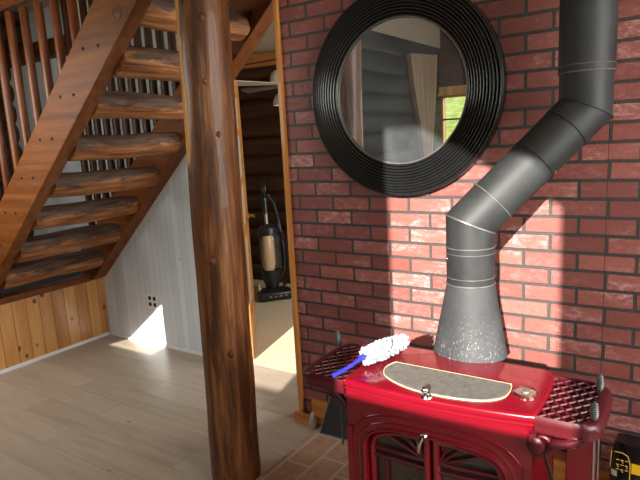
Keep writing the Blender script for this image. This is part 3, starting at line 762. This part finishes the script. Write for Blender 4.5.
# door handle
bm = B()
hx, hy, hz = cx - 0.016, dy_(0) - 0.018, 0.594
lathe(bm, [(0.013, 0), (0.012, 0.010), (0.008, 0.014), (0.008, 0.026), (0, 0.027)], (hx, hy, hz), (0, -1, 0), 16)
tube(bm, [(hx, hy - 0.022, hz + 0.006), (hx - 0.003, hy - 0.030, hz - 0.012), (hx - 0.006, hy - 0.028, hz - 0.040), (hx - 0.007, hy - 0.024, hz - 0.048)], [0.009, 0.0075, 0.0065, 0.004], 10)
o = obj('door_handle', bm, 'chrome', sv); o['label'] = 'shiny nickel drop handle'
# griddle lid: straight back, bowed front
bm = B()
def gout(g, z):
    ctrl = [(1.093, -0.622), (1.101, -0.672), (1.093, -0.722), (1.047, -0.763), (0.966, -0.783), (0.876, -0.785), (0.80, -0.768), (0.735, -0.733), (0.708, -0.69), (0.704, -0.655), (0.714, -0.620)]
    pts = []
    for k in range(len(ctrl) - 1):
        p = [Vector(ctrl[max(0, min(len(ctrl) - 1, k + d))]) for d in (-1, 0, 1, 2)]
        for q in range(4):
            t = q / 4
            w = 0.5 * (2 * p[1] + (p[2] - p[0]) * t + (2 * p[0] - 5 * p[1] + 4 * p[2] - p[3]) * t * t + (3 * p[1] - p[0] - 3 * p[2] + p[3]) * t ** 3)
            pts.append(w)
    pts.append(Vector(ctrl[-1])); m = Vector((0.9, -0.69))
    return [(v.x + (v.x - m.x) * g * 5, v.y + (v.y - m.y) * g * 10, z) for v in pts]
prism(bm, gout(0.0, ST + 0.0005), (0, 0, 0.005)); obj('griddle', bm, 'cast', sv, smooth=False, bevel=0.002)
bm = B(); tube(bm, gout(0.004, ST + 0.003), 0.002, 6, closed=True); gd = obj('griddle_edge', bm, 'gasket', sv)
bm = B(); kx, ky = cx - 0.012, -0.806
lathe(bm, [(0.018, 0), (0.016, 0.005), (0.008, 0.008), (0.007, 0.014)], (kx + 0.006, ky, ST), (0, 0, 1), 20)
sphere(bm, (kx, ky + 0.002, ST + 0.020), 0.012, (1, 1, 0.9), 14); obj('damper_knob', bm, 'chrome', sv)
# side shelves with lattice
def shelf(sgn):
    x0, x1, zt = 0.290, 0.452 if sgn > 0 else 0.476, 0.716
    yb, yf = (-0.475, -0.772) if sgn > 0 else (-0.505, -0.812)
    out = [(x0 - 0.012, yb)]
    out += [(x1 - 0.05 + 0.05 * math.sin(a), yb - 0.05 + 0.05 * math.cos(a)) for a in [PI / 2 * q / 6 for q in range(7)]]
    out += [(x1 + 0.004, (yb + yf) / 2)]
    out += [(x1 - 0.055 + 0.055 * math.cos(a), yf + 0.055 - 0.055 * math.sin(a)) for a in [PI / 2 * q / 6 for q in range(7)]]
    out += [(x0, yf)]
    out = [(cx + sgn * x, y) for x, y in out]
    c = V(sum(p[0] for p in out) / len(out), sum(p[1] for p in out) / len(out), 0); c.x = cx + sgn * x0
    c.y = (yb + yf) / 2
    def scaled(f, z, dz=0): return [(c.x + (x - c.x) * f[0], c.y + (y - c.y) * f[1], z) for x, y in out]
    sh = B()
    rings(sh, [scaled((0.80, 0.945), zt - 0.002), scaled((0.90, 0.975), zt), scaled((0.965, 0.99), zt - 0.007), scaled((1.0, 1.0), zt - 0.022), scaled((0.975, 0.985), zt - 0.028), scaled((0.99, 0.99), zt - 0.036), scaled((0.965, 0.975), zt - 0.048), scaled((0.80, 0.945), zt - 0.048)], loop=True)
    prism(sh, scaled((0.9, 0.97), zt - 0.044), (0, 0, 0.010))
    s = obj('side_shelf', sh, 'enamel_dark', sv, angle=50)
    # lattice of crossing bars clipped to the outline
    poly = [(p[0], p[1]) for p in scaled((0.85, 0.96), 0)]
    def inside(x, y):
        r = False
        for i in range(len(poly)):
            (ax, ay), (bx, by) = poly[i], poly[i - 1]
            if (ay > y) != (by > y) and x < (bx - ax) * (y - ay) / (by - ay) + ax: r = not r
        return r
    lt = B()
    for dirn in (1, -1):
        d = V(1, 1.25 * dirn, 0).normalized(); nn = V(-d.y, d.x, 0)
        for k in range(-16, 17):
            b = V(c.x + sgn * 0.08, c.y, 0) + nn * 0.029 * k; run = []
            for q in range(-60, 61):
                p = b + d * 0.006 * q
                if inside(p.x, p.y): run.append(p)
            if len(run) > 1: tube(lt, [V(run[0].x, run[0].y, zt - 0.006), V(run[-1].x, run[-1].y, zt - 0.006)], 0.0038, 6)
    obj('lattice', lt, 'enamel_dark', s)
    # curly bracket below
    bk = B()
    xb = cx + sgn * 0.290
    for yy in (-0.765, -0.52):
        pts = [(xb, yy, 0.60), (xb + sgn * 0.03, yy, 0.615), (xb + sgn * 0.055, yy, 0.645), (xb + sgn * 0.09, yy, 0.655), (xb + sgn * 0.125, yy, 0.675)]
        tube(bk, pts, [0.016, 0.014, 0.016, 0.012, 0.010], 10)
        for (ux, uz, r) in ((0.022, 0.640, 0.018), (0.07, 0.640, 0.016), (0.10, 0.660, 0.014)):
            q = [(xb + sgn * (ux + r * math.cos(a)), yy, uz + r * math.sin(a)) for a in [2 * PI * w / 14 for w in range(14)]]
            tube(bk, q, 0.0065, 8, closed=True)
    box2(bk, (xb - 0.006, -0.80, 0.655), (xb + 0.006, -0.48, 0.675))
    obj('bracket', bk, 'enamel_dark', s)
    return s
sR = shelf(1); sL = shelf(-1)
bm = B(); box2(bm, (1.252, -0.62, 0.02), (1.330, -0.60, 0.676)); box2(bm, (1.200, -0.615, 0.30), (1.252, -0.605, 0.34))
obj('shelf_support', bm, 'enamel', sv, bevel=0.004)
bm = B(); tube(bm, [(1.204, -0.765, 0.625), (1.226, -0.775, 0.615), (1.250, -0.785, 0.552)], [0.004, 0.004, 0.005], 10); obj('air_lever', bm, 'soot', sv)
bm = B(); lathe(bm, [(0.024, 0), (0.024, 0.008), (0.014, 0.014), (0, 0.015)], (1.205, -0.785, 0.640), (0, -1, 0), 16); obj('rosette', bm, 'enamel_dark', sv)

# thermometer
th = thing('stove_thermometer', 'round silver dial thermometer lying on the red stove top', 'thermometer', (1.147, -0.66, ST + 0.0005))
bm = B(); lathe(bm, [(0.034, 0), (0.035, 0.005), (0.031, 0.009), (0.029, 0.007), (0, 0.007)], (1.147, -0.66, ST + 0.0005), (0, 0, 1), 32); obj('dial', bm, 'chrome', th)
bm = B(); lathe(bm, [(0.012, 0.007), (0.011, 0.011), (0, 0.012)], (1.147, -0.66, ST + 0.0005), (0, 0, 1), 20); box(bm, (1.155, -0.656, ST + 0.010), (0.03, 0.003, 0.001), Matrix.Rotation(0.6, 3, 'Z')); obj('pointer', bm, 'cast', th)

# fluffy duster
ds = thing('fluffy_duster', 'white fluffy duster with blue handle lying on the stove top', 'duster', (0.655, -0.62, ST))
a0, a1 = V(0.640, -0.705, ST + 0.042), V(0.694, -0.520, ST + 0.042)
bm = B(); rnd = random.Random(5)
ax, ay, ad = frame_of(a1 - a0)
for k in range(420):
    t = rnd.random(); an = rnd.random() * 2 * PI
    rad = 0.018 * (0.75 + 0.35 * math.sin(PI * min(1, t * 1.1 + 0.08)))
    b = a0.lerp(a1, t); d = ax * math.cos(an) + ay * math.sin(an)
    tip = (d + ad * rnd.uniform(-0.35, 0.45) + V(0, 0, 0.05)).normalized()
    q0 = b + d * rad * 0.7; ln = rnd.uniform(0.013, 0.021); q1 = q0 + tip * ln
    if q1.z < ST + 0.009: q1.z = ST + 0.009
    if q0.z < ST + 0.009: q0.z = ST + 0.009
    tube(bm, [q0, q0.lerp(q1, 0.5), q1, q1 + (q1 - q0).normalized() * 0.003], [0.0055, 0.0068, 0.0058, 0.002], 6)
obj('head', bm, 'fluff', ds)
bm = B(); tube(bm, [a0 - ad * 0.02, a0 + ad * 0.02], [0.010, 0.012], 12)
h0 = a0 - ad * 0.018; h1 = V(0.612, -0.855, ST + 0.030)
tube(bm, [h0, h0.lerp(h1, 0.3) + V(0, 0, -0.004), h0.lerp(h1, 0.7) + V(0, 0, -0.004), h1], [0.007, 0.0055, 0.0065, 0.007], 10)
obj('handle', bm, 'blue', ds)

# ------------------------------------------------------------------ stove pipe
pi_ = thing('stove_pipe', 'black stovepipe rising from the stove with an angled offset', 'stovepipe', (0.897, -0.40, ST))
PR = 0.0805
A0, A1, A2, A3 = V(0.897, -0.40, 0.965), V(0.897, -0.40, 1.172), V(1.214, -0.20, 1.530), V(1.218, -0.20, 2.899)
bm = B()
loops = []
for k in range(13):
    t = k / 12; w = t ** 1.15
    rx = 0.128 + (PR - 0.128) * t; ry = 0.098 + (PR - 0.098) * t
    loops.append([V(0.897 + rx * math.cos(a), -0.40 - 0.015 * (1 - t) + ry * math.sin(a), ST + 0.0005 + t * (0.965 - ST)) for a in [2 * PI * q / 48 for q in range(48)]])
rings(bm, loops); obj('flue_adapter', bm, 'pipe_worn', pi_, angle=60)
def pipe_run(p, q, prev=None, nxt=None, name='pipe_section', r=PR):
    # a straight run whose ends are mitred against the neighbouring runs
    p, q = Vector(p), Vector(q); d = (q - p).normalized(); x, y, _ = frame_of(d, (0, -1, 0.01))
    def end(c, other):
        nrm = d if other is None else (d + other).normalized()
        out = []
        for a in [2 * PI * k / 56 for k in range(56)]:
            o = c + (x * math.cos(a) + y * math.sin(a)) * r
            out.append(o - d * ((o - c).dot(nrm) / d.dot(nrm)))
        return out
    e0, e1 = end(p, prev), end(q, nxt)
    bm = B(); n = 10
    rings(bm, [[a.lerp(b, k / n) for a, b in zip(e0, e1)] for k in range(n + 1)], cap=True)
    ob = obj(name, bm, 'pipe', pi_, angle=60)
    return e0, e1
dv0 = (A1 - A0).normalized(); dv1 = (A2 - A1).normalized(); dv2 = (A3 - A2).normalized()
e = pipe_run(A0, A1, None, dv1)[1]
s1 = A1 + dv1 * 0.105; s2 = A1 + dv1 * 0.18; s3 = A2 - dv1 * 0.085
pipe_run(A1, s1, dv0, None, 'elbow'); pipe_run(s1, s3, None, None, 'pipe_section', PR * 0.985); f = pipe_run(s3, A2, None, dv2, 'elbow')[1]
s4 = A2 + dv2 * 0.115
pipe_run(A2, s4, dv1, None, 'elbow'); pipe_run(s4, A3, None, None, 'pipe_section', PR * 1.05)
def band(loop_pts, r, name='seam', mat='pipe_seam'):
    bm = B(); tube(bm, loop_pts, r, 6, closed=True); obj(name, bm, mat, pi_)
def circ(c, d, r):
    x, y, _ = frame_of(d, (0, -1, 0.01)); return [Vector(c) + (x * math.cos(a) + y * math.sin(a)) * r for a in [2 * PI * k / 48 for k in range(48)]]
band(e, 0.0032); band(f, 0.0032, mat='pipe')
for c, d, r, m in ((V(0.897, -0.40, 0.968), V(0, 0, 1), 0.003, 'pipe_seam'), (V(0.897, -0.40, 0.992), V(0, 0, 1), 0.0016, 'pipe_seam'), (V(0.897, -0.40, 1.075), V(0, 0, 1), 0.0016, 'pipe_seam'), (V(0.897, -0.40, 1.095), V(0, 0, 1), 0.0022, 'pipe_seam'),
                (s1, dv1, 0.0024, 'pipe_seam'), (s3, dv1, 0.0022, 'pipe'), (s3 - dv1 * 0.14, dv1, 0.0016, 'pipe'), (s4, dv2, 0.0024, 'pipe_seam'), (s4 + V(0, 0, 0.022), dv2, 0.0016, 'pipe_seam')):
    band(circ(c, d, PR * (1.05 if c.z > 1.6 else 1.0)), r, mat=m)
def screw(c, d, ang):
    x, y, _ = frame_of(d, (0, -1, 0.01)); p = Vector(c) + (x * math.cos(ang) + y * math.sin(ang)) * PR
    bm = B(); sphere(bm, p, 0.006, (1, 1, 1), 8); obj('screw', bm, 'chrome', pi_)
for an in (-2.2, -0.9, 0.6): screw(V(0.897, -0.40, 1.055), V(0, 0, 1), an); screw(s4 + V(0, 0, 0.011), V(0, 0, 1), an)
screw(s3 - dv1 * 0.13, dv1, 2.9)

# ------------------------------------------------------------------ small things round the stove
pn = thing('metal_sheet', 'black flat metal sheet leaning on the wall behind the left stove shelf', 'metal sheet', (0.09, -0.06, 0.017))
bm = B(); prism(bm, [(0.008, -0.090, 0.0185), (0.30, -0.085, 0.0185), (0.255, -0.035, 0.29), (0.078, -0.035, 0.29)], (0, 0.006, 0.001)); obj('sheet', bm, 'black_sheet', pn, smooth=False, bevel=0.002)
bm = B(); tube(bm, [(0.075, -0.037, 0.29), (0.008, -0.092, 0.021), (0.30, -0.087, 0.021)], 0.004, 8); obj('rim', bm, 'pipe_seam', pn)
bm = B(); rs = random.Random(2)
bmesh.ops.create_icosphere(bm, subdivisions=3, radius=1.0)
for v in bm.verts:
    n = 1 + 0.25 * noise.noise(v.co * 2.1)
    v.co = V(-0.068 + v.co.x * 0.022 * n, -0.043 + v.co.y * 0.014 * n, max(0.0008, 0.042 + v.co.z * 0.05 * n))
tag(obj('stone_chip', bm, 'stone', origin=(-0.06, -0.05, 0)), 'rough grey stone chip standing at the hearth corner by the baseboard', 'stone')

def tool_grip(parent, x, y, z):  # coil-handled stove tools, parented to the shelf they hang through
    bm = B(); n = 80
    pts = [V(x + 0.008 * (0.7 + 0.5 * math.sin(PI * k / n)) * math.cos(k * 2 * PI / 10), y + 0.008 * (0.7 + 0.5 * math.sin(PI * k / n)) * math.sin(k * 2 * PI / 10), z + 0.045 * k / n) for k in range(n + 1)]
    tube(bm, pts, 0.0024, 6)
    o = obj('spring', bm, 'pipe_seam', parent); o['label'] = 'small steel coil spring'
    bm = B(); cyl(bm, (x, y, z + 0.05), (x, y, 0.30), 0.0035, None, 8); obj('rod', bm, 'pipe_seam', parent)
tool_grip(sR, 1.338, -0.724, 0.718); tool_grip(sR, 1.326, -0.534, 0.718); tool_grip(sL, 0.428, -0.535, 0.718)

# bag at the right edge
bg = thing('black_bag', 'glossy black printed bag with yellow patch standing by the brick wall', 'bag', (1.5, -0.10, 0.0175))
bm = B()
loops = []
for k in range(13):
    t = k / 12; z = 0.018 + 0.337 * t
    w = 0.20 * (1.0 - 0.05 * t - 0.45 * max(0, t - 0.88)); d = 0.075 * (1 - 0.25 * t - 0.9 * max(0, t - 0.85))
    lp = []
    for q in range(40):
        a = 2 * PI * q / 40; c_, s_ = math.cos(a), math.sin(a)
        x = w * math.copysign(abs(c_) ** 0.35, c_); y = d * math.copysign(abs(s_) ** 0.6, s_)
        wob = 0.006 * noise.noise(V(x * 14, y * 14, z * 14))
        lp.append(V(1.512 + x + wob, -0.11 + y + wob, z + 0.01 * noise.noise(V(x * 9, 3, z)) * t))
    loops.append(lp)
rings(bm, loops); obj('body', bm, 'bag_black', bg, angle=60)
def bag_patch(name, x0, x1, z0, z1, mat):
    bm = B(); n = 6
    def P(x, z):
        t = (z - 0.018) / 0.337; d = 0.075 * (1 - 0.25 * t - 0.9 * max(0, t - 0.85))
        u = (x - 1.512) / 0.2; s_ = (max(0.0, 1 - min(1, abs(u)) ** (2 / 0.35))) ** 0.5
        return V(x, -0.11 - d * s_ ** 0.6 - 0.0065, z)
    g = [[bm.verts.new(P(x0 + (x1 - x0) * i / n, z0 + (z1 - z0) * j / n)) for i in range(n + 1)] for j in range(n + 1)]
    for j in range(n):
        for i in range(n): bm.faces.new((g[j][i], g[j][i + 1], g[j + 1][i + 1], g[j + 1][i]))
    return obj(name, bm, mat, bg)
bag_patch('yellow_label', 1.390, 1.48, 0.268, 0.306, 'bag_yellow')
bag_patch('white_label', 1.325, 1.345, 0.240, 0.262, 'bag_white')
bm = B()
tube(bm, [(1.335, -0.172, 0.336), (1.36, -0.175, 0.338), (1.378, -0.176, 0.330), (1.386, -0.178, 0.30), (1.385, -0.185, 0.18)], 0.0018, 6)
tube(bm, [(1.325, -0.165, 0.333), (1.322, -0.168, 0.27)], 0.0018, 6); obj('gold_line', bm, 'gold_line', bg)
for j in range(3):
    bm = B()
    for i in range(3):
        x = 1.342 + 0.014 * i; z = 0.312 - 0.018 * j
        tube(bm, [(x, -0.180, z), (x + 0.010, -0.1802, z)], 0.0016, 5)
        if (i + j) % 2: tube(bm, [(x + 0.002, -0.180, z), (x + 0.008, -0.181, z - 0.010)], 0.0014, 5)
    obj('printing', bm, 'gold_line', bg)

# ------------------------------------------------------------------ light
w = bpy.data.worlds.new('sky'); sc.world = w; w.use_nodes = True
bgn = w.node_tree.nodes['Background']; bgn.inputs[0].default_value = (0.72, 0.86, 1.0, 1); bgn.inputs[1].default_value = 2.2
sun = bpy.data.lights.new('sun', 'SUN'); sun.energy = 18.0; sun.angle = math.radians(0.53); sun.color = (1.0, 0.93, 0.84)
so = bpy.data.objects.new('sun', sun); COL.objects.link(so)
so.rotation_euler = V(-0.25, 1.0, -0.37).to_track_quat('-Z', 'Y').to_euler()
def area(name, loc, aim, sx, sy, power, col=(0.9, 0.96, 1.0)):
    l = bpy.data.lights.new(name, 'AREA'); l.shape = 'RECTANGLE'; l.size = sx; l.size_y = sy; l.energy = power; l.color = col
    o = bpy.data.objects.new(name, l); COL.objects.link(o); o.location = loc
    o.rotation_euler = Vector(aim).to_track_quat('-Z', 'Z').to_euler(); return o
area('window_daylight_side', (3.40, -1.30, 1.6), (-1, 0, -0.05), 1.9, 1.7, 112, (1.0, 0.96, 0.9))  # fill lamp added to lift the room's ambient light from the right
area('window_daylight_rear', (1.62, YB + 0.01, 1.95), (0, 1, -0.05), 0.74, 0.6, 5)
area('window_daylight_front', (-1.92, YJ + 0.01, 1.75), (0.1, 1, -0.7), 1.45, 0.85, 30, (1.0, 0.96, 0.9))  # added fill lamp, brightens the floor and stair side
area('window_daylight_hall', (0.59, 1.4, 1.5), (-1, 0.1, -0.05), 0.9, 0.9, 40, (1.0, 0.95, 0.88))  # added lamp that brightens the otherwise dark hall
area('window_daylight_middle', (0.30, YB + 0.01, 1.66), (0, 1, -0.05), 0.5, 0.5, 5)

# ------------------------------------------------------------------ camera
cam = bpy.data.cameras.new('camera'); co = bpy.data.objects.new('camera', cam); COL.objects.link(co)
Rv, Uv, Fv = V(0.8315, 0.5528, -0.0547), V(-0.0530, 0.1773, 0.9827), V(-0.5523, 0.8149, -0.1762)
Fv.normalize(); Rv = (Rv - Fv * Rv.dot(Fv)).normalized(); Uv = Rv.cross(Fv)
co.matrix_world = Matrix(((Rv.x, Uv.x, -Fv.x, 1.534), (Rv.y, Uv.y, -Fv.y, -2.249), (Rv.z, Uv.z, -Fv.z, 1.482), (0, 0, 0, 1)))
cam.sensor_width = 36.0; cam.lens = 565.5 / 640 * 36; cam.clip_start = 0.05
sc.camera = co
sc.view_settings.view_transform = 'Standard'; sc.view_settings.look = 'None'; sc.view_settings.gamma = 1.0; sc.view_settings.use_curve_mapping = False
sc.view_settings.exposure = 0.0
